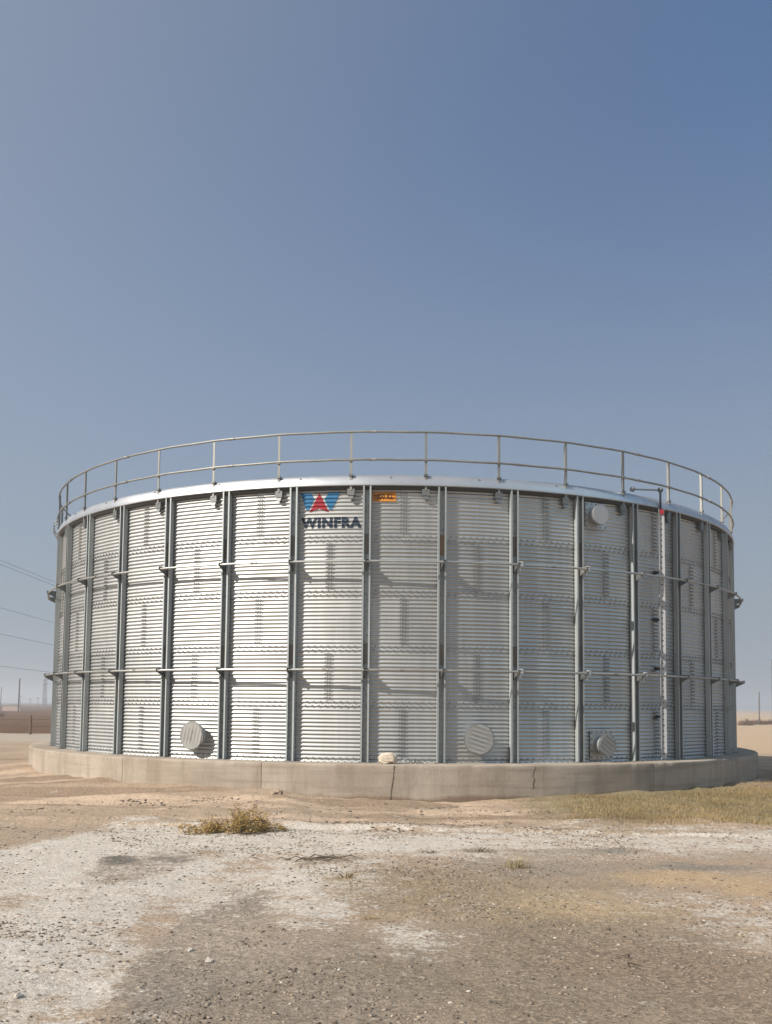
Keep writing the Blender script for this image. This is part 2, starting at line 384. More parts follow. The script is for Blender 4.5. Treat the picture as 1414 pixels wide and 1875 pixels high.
def build_ground():
    xs = axis_lines(-6.3, 6.6, 0.03, -2500, 2500, 1.045); ys = axis_lines(4.0, 15.6, 0.03, -60, 2500, 1.05)
    X, Y = np.meshgrid(xs, ys); H = ground_height(X, Y)
    far = sstep(900, 1500, np.hypot(X, Y)); H = H*(1-far)
    # soil base colour
    def C(*c): return np.array(c)
    base = np.empty(X.shape+(3,)); base[:] = C(0.37, 0.28, 0.20)
    def lay(mask, col):
        nonlocal base
        base = base*(1-mask[..., None]) + C(*col)*mask[..., None]
    lay(0.7*sstep(-0.1, 0.18, fbm(X*0.45, Y*0.8, 4, 61)), (0.43, 0.31, 0.215))
    bk = sstep(12.2, 12.8, Y)*sstep(40, 25, Y); lay(bk*sstep(0.0, 0.12, fbm(X*0.22+4, Y*1.5, 4, 63)), (0.50, 0.375, 0.27)); lay(bk*0.8*sstep(0.06, 0.14, fbm(X*0.3+9, Y*1.9, 4, 65)), (0.27, 0.195, 0.135))
    d = np.hypot(X, Y)
    lay(sstep(24, 40, d)*sstep(-2, 6, X), (0.46, 0.34, 0.225))
    lay(sstep(43, 46, Y+0.25*X+3)*sstep(4, -4, X), (0.125, 0.068, 0.034))
    lay(0.8*sstep(36, 37, Y+0.1*X)*sstep(43.5, 42.5, Y+0.1*X)*sstep(0, -3, X), (0.40, 0.345, 0.285))
    salt = 0.16 + np.zeros_like(X); grav = 0.25 + 0*X
    for i, (kind, cx, cy, rx, ry, soft, st, col) in enumerate(PATCHES):
        m = soft_ellipse(X, Y, cx, cy, rx, ry, soft, 100+i*7)*st
        if kind == 's': salt = np.maximum(salt, m)
        elif kind == 'x': salt = salt*(1-m)
        else:
            lay(m, tuple(q*(0.88 if kind == 'g' else 1) for q in col)); salt = salt*(1-0.72*m)
            if kind == 'g': grav = np.maximum(grav, m)
    salt *= sstep(30, 24, d)*(1-0.8*sstep(12.2, 12.9, Y+0.05*X+0.5*fbm(X*0.8, Y*0.8, 4, 15)))
    nx, ny = len(xs), len(ys)
    V = np.stack([X, Y, H], -1).reshape(-1, 3)
    me = bpy.data.meshes.new('ground'); me.vertices.add(nx*ny); me.vertices.foreach_set('co', V.ravel())
    i = np.arange((ny-1)*(nx-1)); r_, c_ = i//(nx-1), i % (nx-1); k = r_*nx+c_
    Q = np.stack([k, k+1, k+nx+1, k+nx], 1).astype(np.int32)
    me.loops.add(Q.size); me.loops.foreach_set('vertex_index', Q.ravel())
    me.polygons.add(len(Q)); me.polygons.foreach_set('loop_start', np.arange(len(Q), dtype=np.int32)*4)
    me.polygons.foreach_set('use_smooth', np.ones(len(Q), bool)); me.update(); me.validate()
    a = me.attributes.new('soil', 'FLOAT_COLOR', 'POINT')
    a.data.foreach_set('color', np.concatenate([base.reshape(-1, 3), np.ones((nx*ny, 1))], 1).astype(np.float32).ravel())
    a = me.attributes.new('mask', 'FLOAT_COLOR', 'POINT')
    a.data.foreach_set('color', np.stack([salt, grav, 0*salt, 0*salt+1], -1).astype(np.float32).ravel())
    o = add('ground', me, 'ground'); tag(o, 'pale tan desert ground with white salt crust and grey gravel tracks', kind='structure')
    return o
build_ground()
def gz(x, y): return float(ground_height(np.array([float(x)]), np.array([float(y)]))[0])

# ------------------------------------------------------------------ concrete foundation ring
fd = add('concrete_foundation', None, None, None, (TC[0], TC[1], 0))
tag(fd, 'low round tan concrete foundation ring under the steel tank', 'foundation')
JT = [-1.93, -1.30, -0.96, -0.60, -0.262, 0.555, 0.95, 1.40, 1.95, 2.55, 3.15, 3.75]
for i, t0 in enumerate(JT):
    t1 = JT[i+1] if i+1 < len(JT) else JT[0]+2*PI
    gap = 0.0006; n = max(6, int((t1-t0)*RC/0.06)); b = B()
    prof = [(RC, z) for z in np.linspace(-0.35, CTOP-0.022, 20)] + [(RC-0.006, CTOP-0.008), (RC-0.020, CTOP)] + [(q, CTOP) for q in np.linspace(RC-0.08, R-0.14, 5)]
    P = []
    TT = t0+gap+(t1-t0-2*gap)*np.arange(n+1)/n; PR = np.array(prof)
    NZ = fbm(TT[:, None]*RC*2.2+0*PR[None, :, 0], PR[None, :, 1]*5+PR[None, :, 0]*3+0*TT[:, None], 4, 77)*0.016
    CP = np.maximum(0, fbm(TT*RC*3.0, 0*TT+5.5, 3, 79)-0.14)*0.22
    for k in range(n+1):
        th = float(TT[k]); row = []
        e = 0.012 if k in (0, n) else (0.003 if k in (1, n-1) else 0)
        for j_, (r_, z) in enumerate(prof):
            nz = float(NZ[k, j_])
            chip = 0.0
            if z > CTOP-0.05 and r_ > RC-0.05: chip = float(CP[k])
            row.append(P3(r_+nz-e-chip, th, z+(nz*0.4 if r_ < RC-0.03 else 0)-chip*0.6))
        P.append(row)
    b.quad_grid([r_[::-1] for r_ in P])
    n0 = len(b.V)
    for row, fl in ((P[0], 0), (P[-1], 1)):      # end faces
        q = len(b.V); b.V += row + [P3(R-0.14, t0+gap if not fl else t1-gap, -0.35)]
        f = tuple(range(q, q+len(row)+1)); b.F.append(f if not fl else f[::-1])
    add('concrete_section', fixn(autosmooth(b.mesh('concrete_section'), 50)), 'concrete', fd)
# cracks: slim dark fissures in the concrete face
def crack(pts, wid, name='crack'):
    b = B(); L = []; Rr = []
    for (s_, z) in pts:
        ww = wid*random.uniform(0.5, 1.2); th = s_/RC; rr_ = RC+0.004+float(fbm(np.array([th*RC*2.2]), np.array([z*5+RC*3]), 4, 77)[0])*0.016
        L.append(P3(rr_, th-ww/RC, z)); Rr.append(P3(rr_, th+ww/RC, z))
    b.quad_grid([L, Rr]); return add(name, fixn(b.mesh(name)), 'twig', fd)
z_ = CTOP-0.01; pts = []; s_ = -0.03
while z_ > -0.05:
    pts.append((s_, z_)); z_ -= 0.035; s_ += random.uniform(-0.010, 0.010)
crack(pts, 0.010)
crack([(2.30+random.uniform(-.012, .012)-0.10*q/9*(1 if q < 5 else 0.4), CTOP-0.03-0.36*q/9) for q in range(10)], 0.008)

# ------------------------------------------------------------------ the tank
tank = add('water_tank', None, None, None, (TC[0], TC[1], CTOP))
tag(tank, 'large round corrugated galvanised steel water tank on concrete ring', 'water tank')
def corr(z): return AMP*cos(2*PI*z/PITCH)
# wall sheets: each spans two post bays, staggered course by course, lapped at the ends
SH = 2*DT; LAP = 0.10/R
def sheet_mesh(zoff):
    nz = 14*10; nx = 14; b = B(); P = []
    z0 = -0.0 ; z1 = CH + 0.03
    for j in range(nx+1):
        u = j/nx; th = -LAP/2 + (SH+LAP)*u; off = 0.006*(1-u)
        P.append([P3(R+off+corr(z0+(z1-z0)*i/nz)+zoff*(i/nz), th, z0+(z1-z0)*i/nz) for i in range(nz+1)])
    b.quad_grid(P); return fixn_out(autosmooth(b.mesh('wall_sheet'), 80))
def fixn_out(me):
    # orient faces away from the axis
    p = me.polygons[len(me.polygons)//2]; c = p.center
    if c.x*p.normal.x + c.y*p.normal.y < 0: me.flip_normals()
    return me
SHEET = sheet_mesh(-0.004)
def bolts_mesh():
    b = B()
    def bolt(th, z, rr=0.015, h=0.014, base=None):
        bs = R + (corr(z) if base is None else base) + 0.006*(1-th/SH)
        o = P3(bs-0.002, th, z); b.lathe([(rr, 0), (rr*0.95, h)], 6, o, P3(1, th, 0))
    n = 22
    for row in (0.5, 1.5):                                 # double horizontal row along the foot of the sheet
        for k in range(n): bolt(SH*(k+0.5+0.25*row)/n, PITCH*(row-0.5))
    for c_ in (-0.055, -0.012, 0.032):                       # vertical seam: three columns
        for k in range(2, 14): bolt(c_/R, PITCH*k)
    return b.mesh('bolt_row')
BOLTS = bolts_mesh()
for c in range(COURSES):
    for k in range(NS//2):
        # seams fall mid-bay; top course seam in bay 0..1
        par = 0 if (COURSES-1-c) % 2 == 0 else 1
        rz = TH0 + DT*(0.5 + par + 2*k)
        o = add('wall_sheet', SHEET, 'sheet', tank, (0, 0, c*CH), rz)
        bo = add('bolt_row', BOLTS, 'bolt', o); bo['kind'] = 'stuff'
# vertical stiffener posts
PW = 0.070; PD = 0.082
def post_mesh():
    b = B(); z0, z1 = -0.012, WALLH+0.03; r0 = R+0.0155; t = 0.006
    # web, two flanges, two lips
    b.box((0, -(r0+t/2), (z0+z1)/2), (PW, t/2, (z1-z0)/2))
    for s in (-1, 1):
        b.box((s*(PW-t/2), -(r0+t+PD/2), (z0+z1)/2), (t/2, PD/2, (z1-z0)/2))
        b.box((s*(PW-t-0.011), -(r0+t+PD-t/2-0.0005), (z0+z1)/2), (0.011, t/2, (z1-z0)/2))
    return fixn(b.mesh('stiffener_post'))
PM = post_mesh()
def postbolts():
    b = B(); r0 = R+0.0215; z = 0.12; k = 0
    while z < WALLH-0.05:
        b.lathe([(0.013, 0), (0.012, 0.012)], 6, (0.022*(-1)**k, -r0, z), (0, -1, 0)); z += 0.10; k += 1
    return b.mesh('post_bolt')
PB = postbolts()
def box_mesh(name, c, h):
    b = B(); b.box(c, h); return fixn(b.mesh(name))
SPL = box_mesh('splice_plate', (0, -(R+0.030), 0), (PW-0.0085, 0.006, 0.17))
FOOT = box_mesh('foot_plate', (0, -(R+0.075), 0.004), (0.105, 0.065, 0.006))
HOOPZ = (2.19-CTOP, 4.00-CTOP)
HR = R + 0.255
def bracket_mesh():
    b = B(); r0 = R+0.05; r1 = HR+0.035
    b.prism([(-0.012, -r0, 0.035), (-0.012, -r1, 0.035), (-0.012, -r1, -0.02), (-0.012, -r0, -0.135)], (0.008, 0, 0))
    b.box((0.018, -(r0+r1)/2, 0.031), (0.028, (r1-r0)/2, 0.004))
    return fixn(b.mesh('pipe_bracket'))
BR = bracket_mesh()
def clamp_mesh():
    b = B(); b.box((0.055, -(HR-0.005), 0.012), (0.024, 0.030, 0.040)); b.box((0.055, -(HR-0.06), -0.06), (0.014, 0.012, 0.045))
    return fixn(b.mesh('pipe_clamp'))
CLM = clamp_mesh()
def hoop_mesh():
    b = B(); th = DT/2; a = P3(HR, -th*1.02, 0); c_ = P3(HR, th*1.02, 0)
    mid = P3(HR*cos(th)+0.012, 0, 0)
    b.tube([a, ((a[0]+mid[0])/2, (a[1]+mid[1])/2-0.003, 0), mid, ((c_[0]+mid[0])/2, (c_[1]+mid[1])/2-0.003, 0), c_], 0.019, 8)
    return autosmooth(b.mesh('hoop_pipe'))
HP = hoop_mesh()
def coupling_mesh():
    b = B(); r_ = HR*cos(DT/2)+0.012
    b.tube([(-0.05, -r_, 0), (-0.03, -r_, 0), (0.03, -r_, 0), (0.05, -r_, 0)], [0.028, 0.023, 0.023, 0.028], 8)
    return autosmooth(b.mesh('pipe_coupling'))
CPL = coupling_mesh()
for k in range(NS):
    th = TH0 + DT*k
    kk = k if k <= NS//2 else k-NS
    p = add('stiffener_post', PM, 'post', tank, (0, 0, 0), th)
    q = add('post_bolt', PB, 'bolt', p); q['kind'] = 'stuff'
    add('foot_plate', FOOT, 'bracket', p)
    for i, z in enumerate((1.80, 3.66)):
        me = SPL
        if kk == 1 and i == 1:
            me = SPL.copy(); me.materials.clear()
            s_o = add('splice_plate', me, 'rustsplice', p, (0, 0, z)); s_o['label'] = 'rusty brown splice plate'
            continue
        add('splice_plate', me, 'splice', p, (0, 0, z+random.uniform(-.03, .03)))
    for i, z in enumerate(HOOPZ):
        br = add('pipe_bracket', BR, 'bracket', tank, (0, 0, z), th)
        if 2 <= kk <= 4 and not (kk == 4 and i == 1): add('pipe_clamp', CLM, 'clamp', br)
        h = add('hoop_pipe', HP, 'hoop', tank, (0, 0, z), th+DT/2)
        if (k+i) % 3 == 0: add('pipe_coupling', CPL, 'pipe', h)
# eave flashing in lapped lengths, painted eave shade and an added unseen top cone
EZ = 5.336-CTOP
def eave_mesh(n=16):
    b = B(); P = []
    prof = [(R-0.05, EZ+0.000), (R+0.098, EZ-0.030), (R+0.112, EZ-0.018), (R+0.110, EZ+0.006), (R+0.098, EZ+0.055), (R+0.070, EZ+0.115), (R+0.050, EZ+0.150), (R+0.030, EZ+0.165), (R-0.06, EZ+0.172)]
    for k in range(n+1):
        u = k/n; th = (2*DT*1.004)*u; o = 0.0035*(1-u)
        P.append([P3(r_+o, th, z) for r_, z in prof])
    b.quad_grid(P); return fixn_e(autosmooth(b.mesh('eave_flashing'), 50))
def fixn_e(me):
    bm = bmesh.new(); bm.from_mesh(me); bmesh.ops.recalc_face_normals(bm, faces=bm.faces); bm.to_mesh(me); bm.free(); return me
EV = eave_mesh()
for k in range(NS//2): add('eave_flashing', EV, 'eave', tank, (0, 0, 0), TP0 + DT*(0.42+2*k))
b = B(); b.lathe([(R-0.052, EZ+0.165), (0.3, EZ+0.62)], 80); add('unseen_roof', fixn(b.mesh('unseen_roof')), 'sheet', tank)  # shallow cone out of view, added to keep the tank light-tight
b = B(); b.lathe([(R+0.006, EZ-0.085), (R+0.060, EZ-0.078), (R+0.092, EZ-0.036), (R-0.02, EZ-0.018)], 160); add('top_angle', fixn(b.mesh('top_angle')), 'eave_shade', tank)  # top angle widened so its dark colour draws the eave's shade line
b = B()
for k in range(60):
    th = -1.4+2.8*(k+0.5)/60+random.uniform(-.01, .01)
    if k % 4 == 1: b.lathe([(0.014, 0), (0.013, 0.02)], 6, P3(R+0.07, th, EZ+0.118), P3(1, th, 0.4))
add('flashing_screw', b.mesh('flashing_screw'), 'bolt', tank)['kind'] = 'stuff'
# railing
RRAIL = R+0.086; ZR = 6.236-CTOP; ZM = 5.752-CTOP
def gpost_mesh():
    b = B(); z0 = EZ-0.10; b.box((0, -RRAIL, (z0+ZR)/2), (0.019, 0.004, (ZR-z0)/2)); b.box((-0.0145, -(RRAIL-0.022), (z0+ZR)/2), (0.0035, 0.0175, (ZR-z0)/2))
    return fixn(b.mesh('guard_post'))
GP = gpost_mesh()
def gfoot_mesh():
    b = B(); b.box((0, -(RRAIL-0.035), EZ-0.13), (0.062, 0.030, 0.055)); b.prism([(-0.05, -(R+0.02), EZ-0.185), (0.05, -(R+0.02), EZ-0.185), (0.03, -(R+0.03), EZ-0.25), (-0.03, -(R+0.03), EZ-0.25)], (0, -0.05, 0))
    return fixn(b.mesh('post_bracket'))
GF = gfoot_mesh()
GBASE = box_mesh('base_collar', (0, -(RRAIL-0.006), EZ+0.160), (0.034, 0.026, 0.018))
def rclamp(z):
    b = B(); b.box((-0.004, -(RRAIL+0.004), z), (0.028, 0.024, 0.022)); return fixn(b.mesh('rail_clamp'))
RCL = rclamp(ZM)
for k in range(NS):
    th = TP0 + DT*k
    p = add('guard_post', GP, 'pipe', tank, (0, 0, 0), th)
    add('post_bracket', GF, 'bracket', p); add('base_collar', GBASE, 'bracket', p); add('rail_clamp', RCL, 'pipe', p)
for nm, z in (('top_rail', ZR), ('mid_rail', ZM)):
    b = B(); n = 160
    b.tube([P3(RRAIL+(0.016 if nm == 'mid_rail' else 0), TP0+2*PI*k/n, z+0.004*sin(k*1.7)) for k in range(n)], 0.0185, 8, closed=True)
    ro = add(nm, autosmooth(b.mesh(nm)), 'pipe', tank)
    rr_ = RRAIL+(0.016 if nm == 'mid_rail' else 0); b = B(); b.tube([P3(rr_, -0.055/R, z), P3(rr_, -0.03/R, z), P3(rr_, 0.03/R, z), P3(rr_, 0.055/R, z)], [0.028, 0.022, 0.022, 0.028], 8)
    cme = autosmooth(b.mesh('rail_coupling'))
    for k in range(-8, 9, 2): add('rail_coupling', cme, 'pipe', ro, (0, 0, 0), TP0+DT*(k+0.28))
# grab hoops where the hidden ladder reaches the rail, at the left edge
for dth, rz_ in ((-1.262, 0.13), (-1.215, 0.12)):
    b = B(); pts = []
    for i in range(11):
        q = PI*i/10; pts.append(P3(R+0.06+rz_*sin(q), dth, EZ+0.02+0.34*(1-cos(q))/2))
    b.tube(pts, 0.015, 6); add('ladder_hoop', autosmooth(b.mesh('ladder_hoop')), 'pipe', tank)

# nozzles closed with discs cut from corrugated sheet
def nozzle(th, z, rad, out, ang, cover='cover', white=False, plate=0.0):
    root = None
    b = B(); b.lathe([(rad*0.80, R-0.05), (rad*0.80, R+out-0.02), (rad*0.97, R+out-0.02), (rad*0.97, R+out)], 28, (0, 0, 0), (0, -1, 0))
    root = add('nozzle', fixn(autosmooth(b.mesh('nozzle'), 40)), 'post', tank, (0, 0, z), th)
    b = B(); b.lathe([(rad*1.0, R+out-0.022), (rad*1.07, R+out-0.020), (rad*1.07, R+out+0.002), (rad*0.9, R+out+0.004)], 32, (0, 0, 0), (0, -1, 0)); add('shadow_gap_flange', fixn(autosmooth(b.mesh('shadow_gap_flange'), 40)), 'bolt', root)  # dark flange ring added as the shadow gap round the cover disc
    b = B()           # corrugated disc
    n = 26; P = []; ca, sa = cos(ang), sin(ang)
    rings = []
    V = [(0, 0)]
    for i in range(1, 13):
        for k in range(40): V.append((rad*i/12*cos(2*PI*k/40), rad*i/12*sin(2*PI*k/40)))
    am = 0.0 if white else 0.009
    def d(x, y): return am*cos(2*PI*((x*ca+y*sa)+0.01)/0.070)
    bv = [(x, -(R+out+0.012+d(x, y)), y) for x, y in V]
    F = [(0, 1+(k+1) % 40, 1+k) for k in range(40)]
    for i in range(11):
        for k in range(40):
            a = 1+i*40+k; a2 = 1+i*40+(k+1) % 40; F.append((a, a2, a2+40, a+40))
    nb = len(bv); bv += [(x, y+0.012, z2) for x, y, z2 in bv[-40:]]
    for k in range(40): F.append((nb-40+k, nb-40+(k+1) % 40, nb+(k+1) % 40, nb+k))
    me = mesh('cover_disc', bv, F); me = fixn(autosmooth(me, 60))
    add('cover_disc', me, cover, root)
    if plate:
        b = B(); b.box((0, -(R+0.018), 0), (plate, 0.004, plate)); pl = add('backing_plate', fixn(b.mesh('backing_plate')), 'sheet', root)
        b = B()
        for i in range(-2, 3):
            for s in (-1, 1):
                for c_ in ((i*plate*0.42, s*plate*0.88), (s*plate*0.88, i*plate*0.42)):
                    b.lathe([(0.013, 0), (0.012, 0.013)], 6, (c_[0], -(R+0.021), c_[1]), (0, -1, 0))
        add('plate_bolt', b.mesh('plate_bolt'), 'bolt', pl)['kind'] = 'stuff'
    return root
o = nozzle(-0.4480, 1.053-CTOP, 0.232, 0.17, -0.21); o['label'] = 'nozzle stub closed by a disc with near-vertical ribs'
o = nozzle(0.1690, 1.060-CTOP, 0.245, 0.17, PI/2-0.30); o['label'] = 'wide nozzle stub closed by a slanted-rib disc'
o = nozzle(0.4660, 0.957-CTOP, 0.180, 0.19, PI/2-0.6, plate=0.25); o['label'] = 'small low nozzle stub near the level gauge'
o = nozzle(0.4550, 5.005-CTOP, 0.172, 0.15, 0, 'gauge', True, 0.23); o['label'] = 'small high nozzle stub with a smooth white disc'

# level gauge
GTH = 0.6400; gr = R+0.16; GROT = Matrix.Translation((0, -gr, 0)) @ Matrix.Rotation(-0.75, 4, 'Z') @ Matrix.Translation((0, gr, 0))
b = B(); b.box((0.012, -gr, 2.32), (0.050, 0.004, 2.29)); b.box((-0.042, -(gr+0.018), 2.32), (0.004, 0.024, 2.30))
gme = b.mesh('level_gauge'); gme.transform(GROT)
ga = add('level_gauge', fixn(gme), 'gauge', tank, (0, 0, 0), GTH); ga['label'] = 'tall narrow pale level gauge board with dark marks'
b = B()
for k in range(44):
    b.box((0.006+0.004*(k % 2), -(gr+0.0048), 0.12+k*0.103), (0.010 if k % 5 else 0.017, 0.0006, 0.012))
tme = b.mesh('tick_mark'); tme.transform(GROT)
add('tick_mark', fixn(tme), 'signtext', ga)['kind'] = 'stuff'
for z in (1.43, 2.31, 3.21, 4.09):
    b = B(); b.box((-0.005, -(R+0.075), z-CTOP+0.02), (0.020, 0.065, 0.022)); b.box((-0.005, -(R+0.02), z-CTOP+0.02), (0.035, 0.012, 0.035))
    add('standoff', fixn(b.mesh('standoff')), 'black', ga)
pme = box_mesh('pointer', (0.012, -(gr+0.02), 4.565), (0.036, 0.014, 0.042)); pme.transform(GROT)
add('pointer', pme, 'red', ga)
b = B(); tz = 5.645-CTOP
b.tube([(0.02, -gr+0.02, 4.60), (0.02, -gr+0.02, tz)], 0.020, 8)
b.tube([(0.02, -gr+0.02, tz), (-0.02, -(R-0.47), tz+0.12)], 0.016, 8)
b.lathe([(0.02, -0.03), (0.048, -0.02), (0.048, 0.02), (0.02, 0.03)], 14, (0.02, -gr+0.02, tz), (1, 0, 0))
b.lathe([(0.02, -0.03), (0.048, -0.02), (0.048, 0.02), (0.02, 0.03)], 14, (-0.02, -(R-0.47), tz+0.12), (1, 0, 0))
add('pulley_arm', fixn(autosmooth(b.mesh('pulley_arm'))), 'black', ga)

# painted emblem, lettering and capacity sign: follow the corrugation
def wrap(bm, name, mat, parent, lift):
    zs = [v.co.y for v in bm.verts]; z = min(zs); step = PITCH/8
    z = math.floor(z/step)*step
    while z < max(zs):
        bmesh.ops.bisect_plane(bm, geom=bm.verts[:]+bm.edges[:]+bm.faces[:], plane_co=(0, z, 0), plane_no=(0, 1, 0)); z += step
    x0 = min(v.co.x for v in bm.verts); x1 = max(v.co.x for v in bm.verts); x = x0+0.05
    while x < x1:
        bmesh.ops.bisect_plane(bm, geom=bm.verts[:]+bm.edges[:]+bm.faces[:], plane_co=(x, 0, 0), plane_no=(1, 0, 0)); x += 0.05
    bmesh.ops.triangulate(bm, faces=bm.faces[:])
    zc = 4*CH
    for v in bm.verts:
        s_, zz = v.co.x, v.co.y
        v.co = P3(R+corr(zz-zc)+lift, s_/R, zz)
    bmesh.ops.recalc_face_normals(bm, faces=bm.faces)
    me = bpy.data.meshes.new(name); bm.to_mesh(me); bm.free()
    p = me.polygons[0]
    for p in me.polygons:
        if p.center.x*p.normal.x+p.center.y*p.normal.y < 0: p.flip()
    me.polygons.foreach_set('use_smooth', [True]*len(me.polygons))
    return add(name, me, mat, parent)
def poly_decal(pts, name, mat, lift=0.0085):
    bm = bmesh.new(); bm.faces.new([bm.verts.new((x, y, 0)) for x, y in pts])
    return wrap(bm, name, mat, tank, lift)
def text_decal(txt, x0, x1, y0, y1, name, mat, parent, lift, bold=0.03, space=1.0):
    cu = bpy.data.curves.new('t', 'FONT'); cu.body = txt; cu.size = 1; cu.offset = bold; cu.resolution_u = 3; cu.space_character = space
    ob = bpy.data.objects.new('t', cu); COL.objects.link(ob)
    dg = bpy.context.evaluated_depsgraph_get(); me = bpy.data.meshes.new_from_object(ob.evaluated_get(dg))
    bpy.data.objects.remove(ob)
    bm = bmesh.new(); bm.from_mesh(me)
    a = min(v.co.x for v in bm.verts); c_ = max(v.co.x for v in bm.verts); d0 = min(v.co.y for v in bm.verts); d1 = max(v.co.y for v in bm.verts)
    for v in bm.verts:
        v.co.x = x0+(v.co.x-a)/(c_-a)*(x1-x0); v.co.y = y0+(v.co.y-d0)/(d1-d0)*(y1-y0); v.co.z = 0
    return wrap(bm, name, mat, parent, lift)
def px(x, y): return (-1.352+(x-585)*0.009586, 5.22-CTOP-(y-902.5)*0.00946)
poly_decal([px(*q) for q in ((549.5, 902), (569.5, 902), (575.5, 915), (566, 934), (561.5, 934))], 'emblem_wing', 'blue')
poly_decal([px(*q) for q in ((603, 901.5), (623.5, 901.5), (608, 934), (603, 934), (594, 915))], 'emblem_wing', 'blue')
poly_decal([px(*q) for q in ((584.7, 903), (602.5, 938.5), (584.7, 931.5), (567, 938.5))], 'emblem_triangle', 'red')
text_decal('WINFRA', -1.672, -0.618, 4.604-CTOP, 4.792-CTOP, 'lettering', 'navy', tank, 0.0085, 0.058, 1.14)
sg = poly_decal([(-0.440, 5.052-CTOP), (-0.040, 5.052-CTOP), (-0.040, 5.225-CTOP), (-0.440, 5.225-CTOP)], 'capacity_sign', 'orange')
text_decal('1000 KL', -0.405, -0.085, 5.092-CTOP, 5.188-CTOP, 'sign_lettering', 'signtext', sg, 0.0115, 0.02, 1.05)

# ------------------------------------------------------------------ sack and wire left on the ledge
def sack():
    bm = bmesh.new(); bmesh.ops.create_icosphere(bm, subdivisions=4, radius=1)
    for v in bm.verts:
        c = v.co.copy()
        e = 0.62
        s = Vector([math.copysign(abs(q)**e, q) for q in c])
        k = 1+0.10*math.sin(5*c.x+3*c.z)+0.07*math.sin(9*c.y+4*c.x+2)+0.05*math.sin(15*c.z+7*c.x)
        v.co = Vector((s.x*0.145*k, s.y*0.10*k, max(-0.085, s.z*0.088*k+0.012*math.sin(7*c.x))))
    me = bpy.data.meshes.new('sack'); bm.to_mesh(me); bm.free(); me.polygons.foreach_set('use_smooth', [True]*len(me.polygons)); return me
th = -0.0155; p = P3(R+0.30, th, 0)
o = add('sack', sack(), 'sack', None, (TC[0]+p[0], TC[1]+p[1], CTOP+0.086), th)
tag(o, 'small crumpled beige cloth sack lying on the concrete ledge', 'sack')
b = B(); pts = []
for i in range(90):
    u = i/89; q = u*2*PI*4.2
    pts.append((0.07+0.36*u+0.045*cos(q)*(1-0.3*u), 0.045*sin(q*1.1), 0.012+0.055*abs(sin(q*0.5+0.6))*(1-0.7*u)))
b.tube(pts, 0.009, 6); p = P3(R+0.28, 0.004, 0)
o = add('wire_coil', autosmooth(b.mesh('wire_coil')), 'wire', None, (TC[0]+p[0], TC[1]+p[1], CTOP), 0.004)
tag(o, 'loose coil of grey wire beside the beige sack on the ledge', 'wire')

# ------------------------------------------------------------------ plants
class Leafy:
    def __init__(s): s.V = []; s.F = []; s.C = []
    def blade(s, p, d, L, wd, col, bend=0.3, seg=3):
        p = Vector(p); d = Vector(d).normalized(); side = d.cross(Vector((0, 0, 1)))
        if side.length < 1e-3: side = Vector((1, 0, 0))
        side.normalize(); a = random.uniform(0, 2*PI); side = side*cos(a) + d.cross(side)*sin(a)
        n0 = len(s.V)
        for i in range(seg+1):
            u = i/seg; q = p + d*L*u + Vector((d.x, d.y, -0.4))*bend*L*u*u; ww = wd*(1-u*0.85)
            s.V += [tuple(q-side*ww), tuple(q+side*ww)]; s.C += [col, col]
        for i in range(seg):
            k = n0+2*i; s.F.append((k, k+1, k+3, k+2))
    def mesh(s, name):
        me = mesh(name, s.V, s.F)
        a = me.attributes.new('col', 'FLOAT_COLOR', 'POINT')
        a.data.foreach_set('color', np.concatenate([np.array(s.C), np.ones((len(s.C), 1))], 1).astype(np.float32).ravel())
        return me
def jit(c, v=0.25):
    k = random.uniform(1-v, 1+v); return tuple(q*k*random.uniform(0.94, 1.06) for q in c)
def tuft(name, x, y, rad, hgt, n, cols, label, cat='plant', group=None, wd=0.003, elong=1.0, spread=0.7):
    L = Leafy(); z0 = gz(x, y); pl = []
    for i in range(n):
        a = random.uniform(0, 2*PI); q = rad*math.sqrt(random.random())*0.75
        pl.append((q*cos(a)*elong, q*sin(a)*0.6))
    pa = np.array(pl); hz_ = ground_height(pa[:, 0]+x, pa[:, 1]+y)-z0
    for (px_, py_), hz0 in zip(pl, hz_):
        f = max(0.25, 1-(px_/(rad*elong+1e-6))**2)
        d = Vector((px_/rad*spread+random.gauss(0, 0.3*spread), py_/rad*spread+random.gauss(0, 0.3*spread), 1))
        L.blade((px_, py_, float(hz0)-0.01), d, hgt*f*random.uniform(0.45, 1.05), wd*random.uniform(0.6, 1.3), jit(random.choice(cols), 0.3), random.uniform(0.05, 0.5))
    root = add(name, None, None, None, (x, y, z0)); tag(root, label, cat, group)
    add('foliage', L.mesh('foliage'), 'straw', root)
    b = B()
    for i in range(9):
        a = random.uniform(0, 2*PI); q = rad*0.35*random.random()
        c0 = Vector((q*cos(a)*elong, q*sin(a)*0.5, -0.02)); d = Vector((cos(a)*0.5*spread, sin(a)*0.4*spread, 1)).normalized()
        b.tube([c0, c0+d*hgt*0.35, c0+d*hgt*0.6+Vector((0.02*cos(a), 0, 0))], [wd*1.5, wd*1.1, wd*0.6], 5)
    add('stem', b.mesh('stem'), 'twig', root)
    return root
OCH = [(0.34, 0.21, 0.06), (0.40, 0.26, 0.085), (0.25, 0.155, 0.055), (0.30, 0.215, 0.075)]
TAN = [(0.42, 0.33, 0.19), (0.36, 0.28, 0.15), (0.30, 0.25, 0.12)]
OLV = [(0.245, 0.182, 0.085), (0.295, 0.218, 0.108), (0.195, 0.150, 0.068), (0.34, 0.25, 0.135)]
GRY = [(0.13, 0.11, 0.075), (0.17, 0.14, 0.09), (0.10, 0.09, 0.06)]
